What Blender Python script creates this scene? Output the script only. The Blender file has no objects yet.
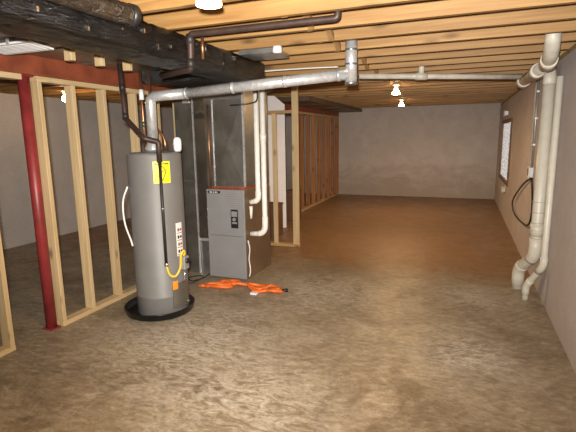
import bpy, bmesh, math, random
from mathutils import Vector, Matrix
random.seed(7)
S = bpy.context.scene
COL = S.collection
PI = math.pi

# ------------------------------------------------------------------ materials
def new_mat(name):
    m = bpy.data.materials.new(name); m.use_nodes = True
    nt = m.node_tree
    return m, nt, nt.nodes['Principled BSDF']

def N(nt, t, **kw):
    n = nt.nodes.new(t)
    for k, v in kw.items():
        if k.startswith('in_'):
            n.inputs[k[3:].replace('_', ' ')].default_value = v
        else:
            setattr(n, k, v)
    return n

def ramp(nt, fac, stops):
    r = nt.nodes.new('ShaderNodeValToRGB')
    els = r.color_ramp.elements
    while len(els) < len(stops): els.new(0.5)
    for e, (p, c) in zip(els, stops):
        e.position = p
        e.color = (*c, 1) if len(c) == 3 else c
    nt.links.new(fac, r.inputs['Fac'])
    return r.outputs['Color']

def coords(nt, scale=(1, 1, 1), rnd=False, loc=(0, 0, 0)):
    tc = nt.nodes.new('ShaderNodeTexCoord')
    out = tc.outputs['Object']
    if rnd:
        oi = nt.nodes.new('ShaderNodeObjectInfo')
        mul = N(nt, 'ShaderNodeMath', operation='MULTIPLY'); mul.inputs[1].default_value = 37.0
        nt.links.new(oi.outputs['Random'], mul.inputs[0])
        add = N(nt, 'ShaderNodeVectorMath', operation='ADD')
        nt.links.new(out, add.inputs[0]); nt.links.new(mul.outputs[0], add.inputs[1])
        out = add.outputs[0]
    mp = nt.nodes.new('ShaderNodeMapping')
    mp.inputs['Scale'].default_value = scale
    mp.inputs['Location'].default_value = loc
    nt.links.new(out, mp.inputs['Vector'])
    return mp.outputs['Vector']

def noise(nt, vec, scale, detail=4, rough=.55, dist=0.0):
    n = nt.nodes.new('ShaderNodeTexNoise')
    n.inputs['Scale'].default_value = scale; n.inputs['Detail'].default_value = detail
    n.inputs['Roughness'].default_value = rough; n.inputs['Distortion'].default_value = dist
    nt.links.new(vec, n.inputs['Vector'])
    return n.outputs['Fac']

def mixc(nt, fac, a, b, mode='MIX'):
    m = nt.nodes.new('ShaderNodeMix'); m.data_type = 'RGBA'; m.blend_type = mode
    if isinstance(fac, (int, float)): m.inputs[0].default_value = fac
    else: nt.links.new(fac, m.inputs[0])
    for i, v in ((6, a), (7, b)):
        if isinstance(v, tuple): m.inputs[i].default_value = (*v, 1)
        else: nt.links.new(v, m.inputs[i])
    return m.outputs[2]

def bump(nt, bs, h, strength, dist=.01):
    b = nt.nodes.new('ShaderNodeBump'); b.inputs['Strength'].default_value = strength
    b.inputs['Distance'].default_value = dist
    nt.links.new(h, b.inputs['Height']); nt.links.new(b.outputs['Normal'], bs.inputs['Normal'])

def plain(name, col, rough=.5, metal=0.0, var=.12, vscale=9, bmp=0.0):
    m, nt, bs = new_mat(name)
    v = coords(nt)
    f = noise(nt, v, vscale)
    lo = tuple(c * (1 - var) for c in col); hi = tuple(min(1, c * (1 + var)) for c in col)
    nt.links.new(ramp(nt, f, [(.3, lo), (.7, hi)]), bs.inputs['Base Color'])
    bs.inputs['Roughness'].default_value = rough; bs.inputs['Metallic'].default_value = metal
    if bmp: bump(nt, bs, f, bmp)
    return m

def wood(name, axis, light, dark, rough=.6, thick=None):
    m, nt, bs = new_mat(name)
    sc = [14, 14, 14]; sc[axis] = .7
    v = coords(nt, tuple(sc), rnd=True)
    g = noise(nt, v, 2.2, 5, .6, .35)
    base = ramp(nt, g, [(.25, dark), (.5, tuple((a + b) / 2 for a, b in zip(light, dark))), (.72, light)])
    # fine growth lines
    sc2 = [70, 70, 70]; sc2[axis] = 1.2
    fine = noise(nt, coords(nt, tuple(sc2), rnd=True), 1.5, 2, .5)
    base = mixc(nt, ramp(nt, fine, [(.45, (0, 0, 0)), (.75, (.35, .35, .35))]), base, dark)
    # knots
    sk = [7, 7, 7]; sk[axis] = 3.2
    if thick is not None: sk[thick] = .5; sk[axis] = 2.4
    vo = nt.nodes.new('ShaderNodeTexVoronoi'); vo.inputs['Scale'].default_value = 1.0
    nt.links.new(coords(nt, tuple(sk), rnd=True), vo.inputs['Vector'])
    k = ramp(nt, vo.outputs['Distance'], [(.05, (.9, .9, .9)), (.22, (0, 0, 0))])
    base = mixc(nt, k, base, tuple(c * .35 for c in dark))
    # board to board difference
    oi = nt.nodes.new('ShaderNodeObjectInfo')
    base = mixc(nt, 1.0, base, ramp(nt, oi.outputs['Random'], [(0, (.8, .78, .74)), (1, (1, 1, 1))]), 'MULTIPLY')
    nt.links.new(base, bs.inputs['Base Color'])
    bs.inputs['Roughness'].default_value = rough
    bump(nt, bs, g, .12)
    return m

PINE_L, PINE_D = (.70, .45, .19), (.47, .26, .085)
M = {}
M['joist'] = wood('joist_pine', 0, (.48, .285, .10), (.27, .13, .038), thick=1)
M['stud'] = wood('stud_pine', 2, (.74, .58, .35), (.55, .38, .18))
M['plate'] = wood('plate_pine', 1, (.72, .55, .32), (.52, .35, .16))
M['rail'] = wood('rail_pine', 0, (.62, .40, .19), (.42, .24, .09))
M['redstud'] = wood('rear_stud_pine', 2, (.50, .24, .09), (.28, .11, .035))
M['bridging'] = wood('bridging_pine', 1, (.40, .24, .10), (.24, .13, .05))
M['subfloor'] = plain('subfloor_board', (.40, .21, .075), .75, 0, .3, 5)
M['sill'] = wood('sill_plate', 1, (.34, .27, .13), (.20, .15, .06))
M['redsteel'] = plain('red_oxide_steel', (.25, .062, .028), .5, 0, .3, 6)
M['redpole'] = plain('red_pole_paint', (.24, .028, .028), .42, 0, .25, 7)
M['pvc'] = plain('white_pvc', (.62, .59, .50), .38, 0, .06, 14)
M['pvc_white'] = plain('clean_white_pvc', (.86, .84, .78), .35, 0, .05, 14)
M['pvc_dirty'] = plain('weathered_pvc', (.58, .54, .46), .45, 0, .2, 10)
M['white'] = plain('white_plastic', (.82, .82, .82), .4, 0, .04)
M['board'] = plain('white_board', (.84, .85, .87), .6, 0, .05, 4)
M['tank'] = plain('tank_enamel', (.165, .163, .157), .5, 0, .07, 5)
M['furn_front'] = plain('grey_cabinet_enamel', (.245, .248, .252), .42, 0, .05, 5)
M['furn_side'] = plain('warm_tinted_cabinet_steel', (.165, .105, .06), .45, .1, .2, 6)  # the casing's brown is warm bulb light put into the colour
M['black'] = plain('black_plastic', (.016, .016, .017), .4, 0, .3, 10)
M['pan'] = plain('black_pan_plastic', (.008, .008, .009), .32, 0, .3, 10)
M['iron'] = plain('black_iron', (.03, .026, .024), .5, .3, .3, 12)
M['brownpipe'] = plain('dark_brown_iron', (.05, .03, .024), .5, .3, .3, 12)
M['copper'] = plain('copper_pipe', (.50, .24, .12), .35, .9, .25, 14)
M['yellow'] = plain('yellow_hose', (.85, .55, .03), .35, 0, .08)
M['yellow_label'] = plain('yellow_label', (.90, .80, .02), .4, 0, .03)
M['paper'] = plain('white_label', (.80, .78, .76), .5, 0, .04)
M['ink'] = plain('black_ink', (.02, .02, .02), .5, 0, .1)
M['redink'] = plain('red_ink', (.5, .04, .03), .5, 0, .1)
M['orange'] = plain('orange_plastic', (.80, .16, .02), .4, 0, .15)
M['orange_label'] = plain('orange_label', (.85, .28, .02), .5, 0, .1)
M['redseal'] = plain('red_sealant', (.30, .07, .03), .55, 0, .35, 30)
M['card'] = plain('brown_board', (.13, .06, .03), .75, 0, .2, 6)
M['greybox'] = plain('grey_metal_box', (.42, .42, .42), .4, .5, .1)
M['screw'] = plain('bright_screw', (.8, .8, .78), .25, 1, .05)
M['porcelain'] = plain('white_porcelain', (.85, .83, .78), .3, 0, .03)
M['cable'] = plain('dark_cable', (.025, .017, .012), .45, 0, .2)
M['greywire'] = plain('grey_cable', (.42, .36, .30), .5, 0, .1)
M['brass'] = plain('green_brass', (.12, .14, .09), .4, .6, .3, 20)
M['wood_frame'] = wood('window_buck', 2, (.26, .15, .07), (.14, .075, .035))

def galvanised(name, col=(.42, .43, .43), rough=.33, sc=16, metal=.85):
    m, nt, bs = new_mat(name)
    v = coords(nt)
    vo = nt.nodes.new('ShaderNodeTexVoronoi'); vo.inputs['Scale'].default_value = sc
    nt.links.new(v, vo.inputs['Vector'])
    n2 = noise(nt, v, 3.5, 5, .6, .6)
    c1 = mixc(nt, vo.outputs['Color'], tuple(c * .82 for c in col), tuple(min(1, c * 1.15) for c in col))
    c = mixc(nt, ramp(nt, n2, [(.35, (.6, .6, .6)), (.65, (0, 0, 0))]), c1, tuple(c * .68 for c in col))
    nt.links.new(c, bs.inputs['Base Color'])
    bs.inputs['Metallic'].default_value = metal
    rr = ramp(nt, n2, [(.3, (rough * .8,) * 3), (.7, (rough * 1.3,) * 3)])
    nt.links.new(rr, bs.inputs['Roughness'])
    bump(nt, bs, n2, .08, .02)
    return m
M['galv'] = galvanised('galvanised_sheet')
M['galv_dark'] = galvanised('dull_sheet_metal', (.31, .305, .28), .36, 9)
M['duct_brown'] = galvanised('brown_grey_duct', (.16, .11, .07), .5, 9, .4)
M['flue'] = galvanised('flue_steel', (.80, .81, .81), .30, 40, .62)

def wrap(name, a, b, rough, strength, sc=(5, 18, 18), spec=.5):
    m, nt, bs = new_mat(name)
    v = coords(nt, sc)
    n1 = noise(nt, v, 1.6, 5, .6, 1.2)
    nt.links.new(ramp(nt, n1, [(.35, a), (.7, b)]), bs.inputs['Base Color'])
    bs.inputs['Roughness'].default_value = rough
    bs.inputs['Specular IOR Level'].default_value = spec
    bump(nt, bs, n1, strength, .05)
    return m
M['wrap'] = wrap('black_duct_wrap', (.002, .002, .002), (.007, .007, .008), .2, .6, (34, 7, 34), .5)
M['flex'] = wrap('grey_brown_flex', (.018, .012, .008), (.06, .045, .03), .35, .8, (14, 6, 14))

XR_, XL_ = .78, -6.3
FLOORY = (-2.4 + 12.15) / 2      # the floor's own origin
def concrete(name, a, b, dark, light, rough=.8, kind='wall', low_col=None):
    m, nt, bs = new_mat(name)
    v = coords(nt)
    big = noise(nt, v, .55, 6, .6, .4)
    mid = noise(nt, coords(nt, loc=(5, 2, 9)), 3.0, 7, .65, .6)
    fine = noise(nt, v, 40, 3, .7)
    c = ramp(nt, big, [(.32, a), (.66, b)])
    c = mixc(nt, ramp(nt, mid, [(.42, (0, 0, 0)), (.72, (.55, .55, .55))]), c, dark)
    c = mixc(nt, ramp(nt, noise(nt, coords(nt, loc=(1, 7, 3)), 1.7, 8, .72, 1.0), [(.55, (0, 0, 0)), (.75, (.6, .6, .6))]), c, light)
    if low_col:
        # ragged browner patches, denser low on the wall
        sz = N(nt, 'ShaderNodeSeparateXYZ'); nt.links.new(coords(nt), sz.inputs[0])
        nz = N(nt, 'ShaderNodeMath', operation='MULTIPLY_ADD'); nt.links.new(noise(nt, coords(nt, (1, 1, 2.2), loc=(2, 0, 1)), 1.4, 7, .7, .7), nz.inputs[0])
        nz.inputs[1].default_value = -2.4; nt.links.new(sz.outputs['Z'], nz.inputs[2])
        mr0 = N(nt, 'ShaderNodeMapRange'); mr0.inputs['From Min'].default_value = -.35; mr0.inputs['From Max'].default_value = -.95
        mr0.inputs['To Max'].default_value = .6
        nt.links.new(nz.outputs[0], mr0.inputs['Value'])
        c = mixc(nt, mr0.outputs[0], c, low_col)
    if kind == 'floor':
        # trowel swirls and scuffs
        wv = nt.nodes.new('ShaderNodeTexWave'); wv.wave_type = 'RINGS'; wv.rings_direction = 'Z'
        wv.inputs['Scale'].default_value = 4.2; wv.inputs['Distortion'].default_value = 9.0
        wv.inputs['Detail'].default_value = 4; wv.inputs['Detail Scale'].default_value = 1.1
        nt.links.new(coords(nt, loc=(1.0, -3.0, 0)), wv.inputs['Vector'])
        c = mixc(nt, ramp(nt, wv.outputs['Fac'], [(.5, (0, 0, 0)), (.95, (.17, .17, .17))]), c, light)
        streak = noise(nt, coords(nt, (2.5, 9, 1)), 2.2, 6, .7, 1.5)
        c = mixc(nt, ramp(nt, streak, [(.52, (0, 0, 0)), (.68, (.6, .6, .6))]), c, light)
        spots = noise(nt, coords(nt, loc=(3, 1, 0)), 9, 3, .6)
        c = mixc(nt, ramp(nt, spots, [(.66, (0, 0, 0)), (.74, (.45, .45, .45))]), c, light)
        drk = noise(nt, coords(nt, loc=(9, 4, 0)), 1.1, 8, .7, 1.2)
        c = mixc(nt, ramp(nt, drk, [(.5, (0, 0, 0)), (.66, (.75, .75, .75))]), c, dark)
    if kind == 'floor':
        # worn pale scuffs around the heater, the furnace and the drain
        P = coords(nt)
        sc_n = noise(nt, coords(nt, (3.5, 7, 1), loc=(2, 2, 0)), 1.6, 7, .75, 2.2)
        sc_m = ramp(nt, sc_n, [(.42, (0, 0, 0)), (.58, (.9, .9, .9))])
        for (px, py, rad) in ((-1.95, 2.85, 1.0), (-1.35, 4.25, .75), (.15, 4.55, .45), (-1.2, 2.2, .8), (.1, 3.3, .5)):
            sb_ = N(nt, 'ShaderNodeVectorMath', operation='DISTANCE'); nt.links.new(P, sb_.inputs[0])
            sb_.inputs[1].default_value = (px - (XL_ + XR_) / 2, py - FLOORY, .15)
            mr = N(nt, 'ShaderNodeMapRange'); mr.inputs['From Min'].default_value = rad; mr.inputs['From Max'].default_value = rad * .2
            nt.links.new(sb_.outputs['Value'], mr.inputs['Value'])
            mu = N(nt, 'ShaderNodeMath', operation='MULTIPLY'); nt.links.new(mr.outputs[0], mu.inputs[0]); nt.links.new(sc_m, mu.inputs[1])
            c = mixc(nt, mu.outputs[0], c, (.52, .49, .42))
        # browner rear part of the slab with a ragged edge
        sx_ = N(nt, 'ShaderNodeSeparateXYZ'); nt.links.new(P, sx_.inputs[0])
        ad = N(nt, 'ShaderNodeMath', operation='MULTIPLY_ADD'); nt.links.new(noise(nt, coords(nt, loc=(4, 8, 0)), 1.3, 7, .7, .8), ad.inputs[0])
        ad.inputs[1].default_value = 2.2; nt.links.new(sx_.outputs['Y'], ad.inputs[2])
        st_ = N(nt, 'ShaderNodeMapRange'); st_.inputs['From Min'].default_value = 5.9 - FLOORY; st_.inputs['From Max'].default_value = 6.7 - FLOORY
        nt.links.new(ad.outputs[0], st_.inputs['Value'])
        rear_brown = mixc(nt, mid, (.30, .165, .07), (.20, .105, .04))
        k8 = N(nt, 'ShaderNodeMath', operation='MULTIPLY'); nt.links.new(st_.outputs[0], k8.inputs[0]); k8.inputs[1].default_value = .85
        c = mixc(nt, k8.outputs[0], c, rear_brown)
    c = mixc(nt, 1.0, c, ramp(nt, fine, [(.3, (.86, .86, .86)), (.7, (1, 1, 1))]), 'MULTIPLY')
    if kind == 'floor':
        grit = noise(nt, coords(nt, (1, 1.6, 1), loc=(6, 3, 0)), 14, 5, .75, .8)
        c = mixc(nt, 1.0, c, ramp(nt, grit, [(.36, (.72, .70, .67)), (.52, (.98, .98, .98)), (.66, (1.2, 1.2, 1.2))]), 'MULTIPLY')
        fine = grit
    nt.links.new(c, bs.inputs['Base Color'])
    if kind == 'floor':
        nt.links.new(ramp(nt, mid, [(.3, (rough - .14,) * 3), (.7, (rough + .1,) * 3)]), bs.inputs['Roughness'])
    else:
        bs.inputs['Roughness'].default_value = rough
    bump(nt, bs, fine, .3 if kind == 'floor' else .18, .012)
    return m
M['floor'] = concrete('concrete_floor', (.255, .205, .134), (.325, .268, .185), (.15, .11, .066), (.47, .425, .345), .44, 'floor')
M['wall'] = concrete('concrete_wall', (.58, .525, .48), (.65, .60, .555), (.47, .41, .36), (.72, .68, .64), .85, 'wall', (.36, .28, .21))
M['wall_r'] = concrete('right_concrete_wall', (.56, .525, .53), (.62, .585, .59), (.48, .44, .44), (.68, .65, .66), .85)
M['wall_l'] = concrete('left_concrete_wall', (.54, .51, .48), (.60, .57, .54), (.47, .44, .415), (.66, .63, .61), .85)

def emit(name, col, strength):
    m, nt, bs = new_mat(name)
    bs.inputs['Base Color'].default_value = (*col, 1)
    bs.inputs['Emission Color'].default_value = (*col, 1)
    bs.inputs['Emission Strength'].default_value = strength
    return m
BULB = 1050
M['bulb'] = emit('lit_bulb_face', (1.0, .62, .30), BULB)
M['bulb_side'] = emit('lit_bulb_side', (1.0, .70, .36), 40)
M['bulb_globe'] = emit('lit_globe_bulb', (1.0, .62, .28), 95)

m, nt, bs = new_mat('daylit_glass')
vn = noise(nt, coords(nt, (1, 2, 9)), 4.0, 5, .7, .5)
cc = ramp(nt, vn, [(.36, (.10, .10, .11)), (.5, (.55, .57, .60)), (.62, (1, 1, 1))])
nt.links.new(cc, bs.inputs['Base Color']); nt.links.new(cc, bs.inputs['Emission Color'])
bs.inputs['Emission Strength'].default_value = .6
bs.inputs['Roughness'].default_value = .1
M['daylit'] = m

# ------------------------------------------------------------------ geometry helpers
def box(bm, x0, x1, y0, y1, z0, z1, bev=0.0, seg=2):
    vs = [bm.verts.new((x, y, z)) for z in (z0, z1) for y in (y0, y1) for x in (x0, x1)]
    fs = []
    for q in ((0, 2, 3, 1), (4, 5, 7, 6), (0, 1, 5, 4), (2, 6, 7, 3), (0, 4, 6, 2), (1, 3, 7, 5)):
        fs.append(bm.faces.new([vs[i] for i in q]))
    if bev:
        es = list({e for f in fs for e in f.edges})
        bmesh.ops.bevel(bm, geom=es, offset=bev, segments=seg, affect='EDGES', profile=.5)

def frame_of(d, up=None):
    d = d.normalized()
    a = Vector((0, 0, 1)) if abs(d.z) < .9 else Vector((1, 0, 0))
    u = d.cross(a).normalized()
    return u, d.cross(u).normalized()

def tube(bm, pts, r, seg=12, cap=True):
    pts = [Vector(p) for p in pts]
    n = len(pts)
    rs = r if isinstance(r, (list, tuple)) else [r] * n
    tang = []
    for i in range(n):
        if i == 0: t = pts[1] - pts[0]
        elif i == n - 1: t = pts[-1] - pts[-2]
        else: t = (pts[i + 1] - pts[i]).normalized() + (pts[i] - pts[i - 1]).normalized()
        tang.append(t.normalized())
    u, v = frame_of(tang[0])
    rings = []
    for i in range(n):
        if i:
            ax = tang[i - 1].cross(tang[i])
            if ax.length > 1e-6:
                rot = Matrix.Rotation(tang[i - 1].angle(tang[i]), 3, ax.normalized())
                u = rot @ u; v = rot @ v
        rings.append([bm.verts.new(pts[i] + (u * math.cos(a) + v * math.sin(a)) * rs[i])
                      for a in (2 * PI * k / seg for k in range(seg))])
    for i in range(n - 1):
        for k in range(seg):
            f = bm.faces.new((rings[i][k], rings[i][(k + 1) % seg], rings[i + 1][(k + 1) % seg], rings[i + 1][k]))
            f.smooth = True
    if cap:
        bm.faces.new(list(reversed(rings[0]))); bm.faces.new(rings[-1])

def bend(pts, rad, n=6):
    pts = [Vector(p) for p in pts]
    out = [pts[0]]
    for a, b, c in zip(pts, pts[1:], pts[2:]):
        r1 = min(rad, (a - b).length * .49); r2 = min(rad, (c - b).length * .49)
        p = b + (a - b).normalized() * r1; q = b + (c - b).normalized() * r2
        for i in range(n + 1):
            t = i / n
            out.append(p * (1 - t) ** 2 + b * 2 * t * (1 - t) + q * t * t)
    out.append(pts[-1])
    return out

def spline(pts, n=8):
    P = [Vector(p) for p in pts]; P = [2 * P[0] - P[1]] + P + [2 * P[-1] - P[-2]]
    out = []
    for i in range(1, len(P) - 2):
        for k in range(n):
            t = k / n
            out.append(.5 * (2 * P[i] + (P[i + 1] - P[i - 1]) * t + (2 * P[i - 1] - 5 * P[i] + 4 * P[i + 1] - P[i + 2]) * t * t
                       + (3 * P[i] - P[i - 1] - 3 * P[i + 1] + P[i + 2]) * t ** 3))
    out.append(P[-2])
    return out

def lathe(bm, cx, cy, prof, seg=32, smooth=True, ends=True):
    rings = []
    for r, z in prof:
        rings.append([bm.verts.new((cx + r * math.cos(2 * PI * k / seg), cy + r * math.sin(2 * PI * k / seg), z)) for k in range(seg)])
    for a, b in zip(rings, rings[1:]):
        for k in range(seg):
            f = bm.faces.new((a[k], a[(k + 1) % seg], b[(k + 1) % seg], b[k])); f.smooth = smooth
    if ends:
        if prof[0][0] > 1e-4: bm.faces.new(list(reversed(rings[0])))
        if prof[-1][0] > 1e-4: bm.faces.new(rings[-1])

def curved_patch(bm, cx, cy, r, a0, a1, z0, z1, th=.003, n=8):
    vi, vo = [], []
    for i in range(n + 1):
        a = a0 + (a1 - a0) * i / n
        for lst, rr in ((vi, r), (vo, r + th)):
            lst.append((bm.verts.new((cx + rr * math.cos(a), cy + rr * math.sin(a), z0)), bm.verts.new((cx + rr * math.cos(a), cy + rr * math.sin(a), z1))))
    for i in range(n):
        bm.faces.new((vo[i][0], vo[i + 1][0], vo[i + 1][1], vo[i][1]))
        bm.faces.new((vi[i + 1][0], vi[i][0], vi[i][1], vi[i + 1][1]))
        bm.faces.new((vo[i][1], vo[i + 1][1], vi[i + 1][1], vi[i][1]))
        bm.faces.new((vo[i + 1][0], vo[i][0], vi[i][0], vi[i + 1][0]))
    for i in (0, n):
        bm.faces.new((vo[i][0], vo[i][1], vi[i][1], vi[i][0]))

WLOC = {}
def thing(name, label, cat, loc=(0, 0, 0), group=None):
    o = bpy.data.objects.new(name, None); COL.objects.link(o)
    o.empty_display_size = .1
    o.location = loc; WLOC[o.name] = Vector(loc)
    o['label'] = label; o['category'] = cat
    if group: o['group'] = group
    return o

def finish(bm, name, mat):
    bmesh.ops.recalc_face_normals(bm, faces=bm.faces[:])
    me = bpy.data.meshes.new(name); bm.to_mesh(me); bm.free()
    me.materials.append(M[mat])
    return me

def part(name, bm, mat, parent, label=None):
    w = WLOC[parent.name]
    bmesh.ops.translate(bm, verts=bm.verts[:], vec=-w)
    o = bpy.data.objects.new(name, finish(bm, name, mat)); COL.objects.link(o)
    o.parent = parent; WLOC[o.name] = w
    if label: o['label'] = label
    return o

def solo(name, bm, mat, label=None, cat=None, group=None, kind=None, ground=True):
    xs = [v.co.x for v in bm.verts]; ys = [v.co.y for v in bm.verts]; zs = [v.co.z for v in bm.verts]
    w = Vector(((min(xs) + max(xs)) / 2, (min(ys) + max(ys)) / 2, min(zs)))
    bmesh.ops.translate(bm, verts=bm.verts[:], vec=-w)
    o = bpy.data.objects.new(name, finish(bm, name, mat)); COL.objects.link(o)
    o.location = w; WLOC[o.name] = w
    if label: o['label'] = label
    if cat: o['category'] = cat
    if group: o['group'] = group
    if kind: o['kind'] = kind
    return o

def B(*a, **k):
    bm = bmesh.new(); box(bm, *a, **k); return bm
def T(*a, **k):
    bm = bmesh.new(); tube(bm, *a, **k); return bm
def L(*a, **k):
    bm = bmesh.new(); lathe(bm, *a, **k); return bm

ORD = ['zeroth', 'first', 'second', 'third', 'fourth', 'fifth', 'sixth', 'seventh', 'eighth', 'ninth', 'tenth', 'eleventh', 'twelfth',
       'thirteenth', 'fourteenth', 'fifteenth', 'sixteenth', 'seventeenth', 'eighteenth', 'nineteenth', 'twentieth', 'twenty-first',
       'twenty-second', 'twenty-third', 'twenty-fourth', 'twenty-fifth', 'twenty-sixth', 'twenty-seventh', 'twenty-eighth', 'twenty-ninth',
       'thirtieth', 'thirty-first', 'thirty-second']

# ------------------------------------------------------------------ layout
XR, XL, YB, YF = .78, -6.3, 11.95, -2.2
JB, JT = 2.28, 2.515
XS = -3.2

# ------------------------------------------------------------------ the setting
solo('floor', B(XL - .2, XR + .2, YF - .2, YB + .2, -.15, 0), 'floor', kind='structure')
solo('ceiling', B(XL - .2, XR + .2, YF - .2, YB + .2, JT, JT + .03), 'subfloor', kind='structure')
solo('wall_back', B(XL - .2, XR + .2, YB, YB + .2, 0, JT), 'wall', kind='structure')
solo('wall_front', B(XL - .2, XR + .2, YF - .2, YF, 0, JT), 'wall', kind='structure')
solo('wall_left', B(XL - .2, XL, YF, YB, 0, JB), 'wall_l', kind='structure')
# right wall with a window opening
W0, W1, WZ0, WZ1 = 8.75, 10.75, .66, 1.86
bm = bmesh.new()
box(bm, XR, XR + .2, YF, W0, 0, JB - .04); box(bm, XR, XR + .2, W1, YB, 0, JB - .04)
box(bm, XR, XR + .2, W0, W1, 0, WZ0); box(bm, XR, XR + .2, W0, W1, WZ1, JB - .04)
solo('wall_right', bm, 'wall_r', kind='structure')
solo('trim_1', B(XR + .0, XR + .14, YF, YB, JB - .04, JB), 'sill', kind='structure')
solo('trim_2', B(XR + .16, XR + .2, YF, YB, JB - .04, JT), 'joist', kind='structure')
solo('trim_3', B(XL - .2, XL - .16, YF, YB, JB, JT), 'joist', kind='structure')

# window: brown wooden frame and a daylit pane nearly flush with the wall
w = bpy.data.objects.new('window_1', None); COL.objects.link(w); w.location = (XR, (W0 + W1) / 2, WZ0); w['kind'] = 'structure'
WLOC[w.name] = Vector(w.location)
bm = bmesh.new(); t = .07
box(bm, XR - .025, XR + .1, W0, W0 + t, WZ0, WZ1); box(bm, XR - .025, XR + .1, W1 - t, W1, WZ0, WZ1)
box(bm, XR - .025, XR + .1, W0 + t, W1 - t, WZ0, WZ0 + t); box(bm, XR - .025, XR + .1, W0 + t, W1 - t, WZ1 - t, WZ1)
part('window_frame', bm, 'wood_frame', w)
part('pane', B(XR + .005, XR + .015, W0 + t, W1 - t, WZ0 + t, WZ1 - t), 'daylit', w)

# ------------------------------------------------------------------ ceiling joists
JSP, J0 = .392, 2.52
jy = [J0 + JSP * k for k in range(-6, 24)]
nJ = len(jy)
jproto = None
for i, y in enumerate(jy):
    if y > YB - .05: continue
    lab = f'bare pine ceiling joist, {ORD[nJ - i]} from the far concrete wall'
    if i == nJ - 1: lab = 'bare pine ceiling joist nearest the far concrete wall'
    if jproto is None:
        o = jproto = solo('ceiling_joist', B(XL - .15, XR + .15, y, y + .038, JB, JT), 'joist')
    else:
        o = jproto.copy(); COL.objects.link(o)
    o.location = (jproto.location.x, y + .019, JB)
    o['label'] = lab; o['category'] = 'joist'; o['group'] = 'bare ceiling joists'

# crossed bridging between the joists
for i in range(6, 16):
    y0, y1 = jy[i] + .038, jy[i + 1]
    x = -.98 + .03 * math.sin(i * 2.1)
    r = thing('joist_bridging', f'dark crossed wooden bridging strips just beyond the {ORD[nJ - i]} joist from the far wall', 'bridging',
              (x, (y0 + y1) / 2, JB), 'cross bridging between the joists')
    for s, dx in ((1, -.025), (-1, .025)):
        bm = bmesh.new()
        za, zb = (JB + .02, JT - .03) if s > 0 else (JT - .03, JB + .02)
        h = .022
        vs = []
        for xx in (x + dx - .02, x + dx + .02):
            for (yy, zz) in ((y0, za - h), (y1, zb - h), (y1, zb + h), (y0, za + h)):
                vs.append(bm.verts.new((xx, yy, zz)))
        for q in ((0, 1, 2, 3), (7, 6, 5, 4), (0, 4, 5, 1), (1, 5, 6, 2), (2, 6, 7, 3), (3, 7, 4, 0)):
            bm.faces.new([vs[k] for k in q])
        part('strip', bm, 'bridging', r)

# ------------------------------------------------------------------ steel beam and column
bm = bmesh.new()
box(bm, XS - .06, XS + .06, YF, YB, 2.10, 2.112); box(bm, XS - .06, XS + .06, YF, YB, 2.268, 2.28)
box(bm, XS + .028, XS + .04, YF, YB, 2.112, 2.268)
solo('steel_beam', bm, 'redsteel', 'long rust red steel beam carrying the joists above the stud walls', 'beam')

PX, PY = -3.235, 2.63
c = thing('steel_column', 'round dark red steel column standing between two studs under the red beam', 'column', (PX, PY, 0))
part('shaft', L(PX, PY, [(.044, .012), (.044, 2.088)], 24), 'redpole', c)
part('base_plate', B(PX - .055, PX + .055, PY - .05, PY + .048, 0, .012), 'redpole', c)
part('cap_plate', B(PX - .055, PX + .055, PY - .055, PY + .048, 2.088, 2.10), 'redpole', c)
for sx in (-.03, .03): part('bolt', T([(PX + sx + .01, PY - .05, 2.075), (PX + sx + .01, PY - .05, 2.088)], .008, 6), 'screw', c)

# ------------------------------------------------------------------ left stud wall
PT, PTT = 2.056, 2.098
def plate(y0, y1, z0, z1, name, lab, cat='plate'):
    return solo(name, B(XS - .045, XS + .045, y0, y1, z0, z1, bev=.002, seg=1), 'plate', lab, cat)
plate(.9, 2.555, PT, PTT, 'top_plate', 'pine top plate under the red beam, on the near side of the red column')
plate(2.685, 5.35, PT, PTT, 'top_plate', 'pine top plate under the red beam, between the red column and the furnace')
plate(.9, 2.235, 0, .04, 'bottom_plate', 'pine floor plate at the left edge, before the doorway gap by the red column')
plate(2.685, 5.35, 0, .04, 'bottom_plate', 'pine floor plate running from the red column past the water heater')
sproto = solo('wall_stud', B(XS - .045, XS + .045, -.019, .019, .04, PT, bev=.002, seg=1), 'stud')
studs = [(2.213, 'pale pine stud at the left edge of the photo, nearer than the red column'),
         (2.705, 'pale pine stud standing tight against the red steel column'),
         (3.04, 'pale pine stud in the left wall, second beyond the red column'),
         (3.40, 'pale pine stud in the left wall, third beyond the red column'),
         (3.83, 'pale pine stud half hidden by the water heater and its dark gas pipe'),
         (4.20, 'pale pine stud behind the water heater, seen beside the flue pipe'),
         (4.60, 'pale pine stud behind the water heater, against the sheet metal drop'),
         (5.0, 'pale pine stud standing behind the sheet metal return drop'),
         (5.33, 'last pale pine stud of the left wall, hidden behind the furnace')]
for i, (y, lab) in enumerate(studs):
    o = sproto if i == 0 else sproto.copy()
    if i: COL.objects.link(o)
    o.location = (XS, y, .04); o['label'] = lab; o['category'] = 'stud'; o['group'] = 'studs of the left wall'

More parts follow.
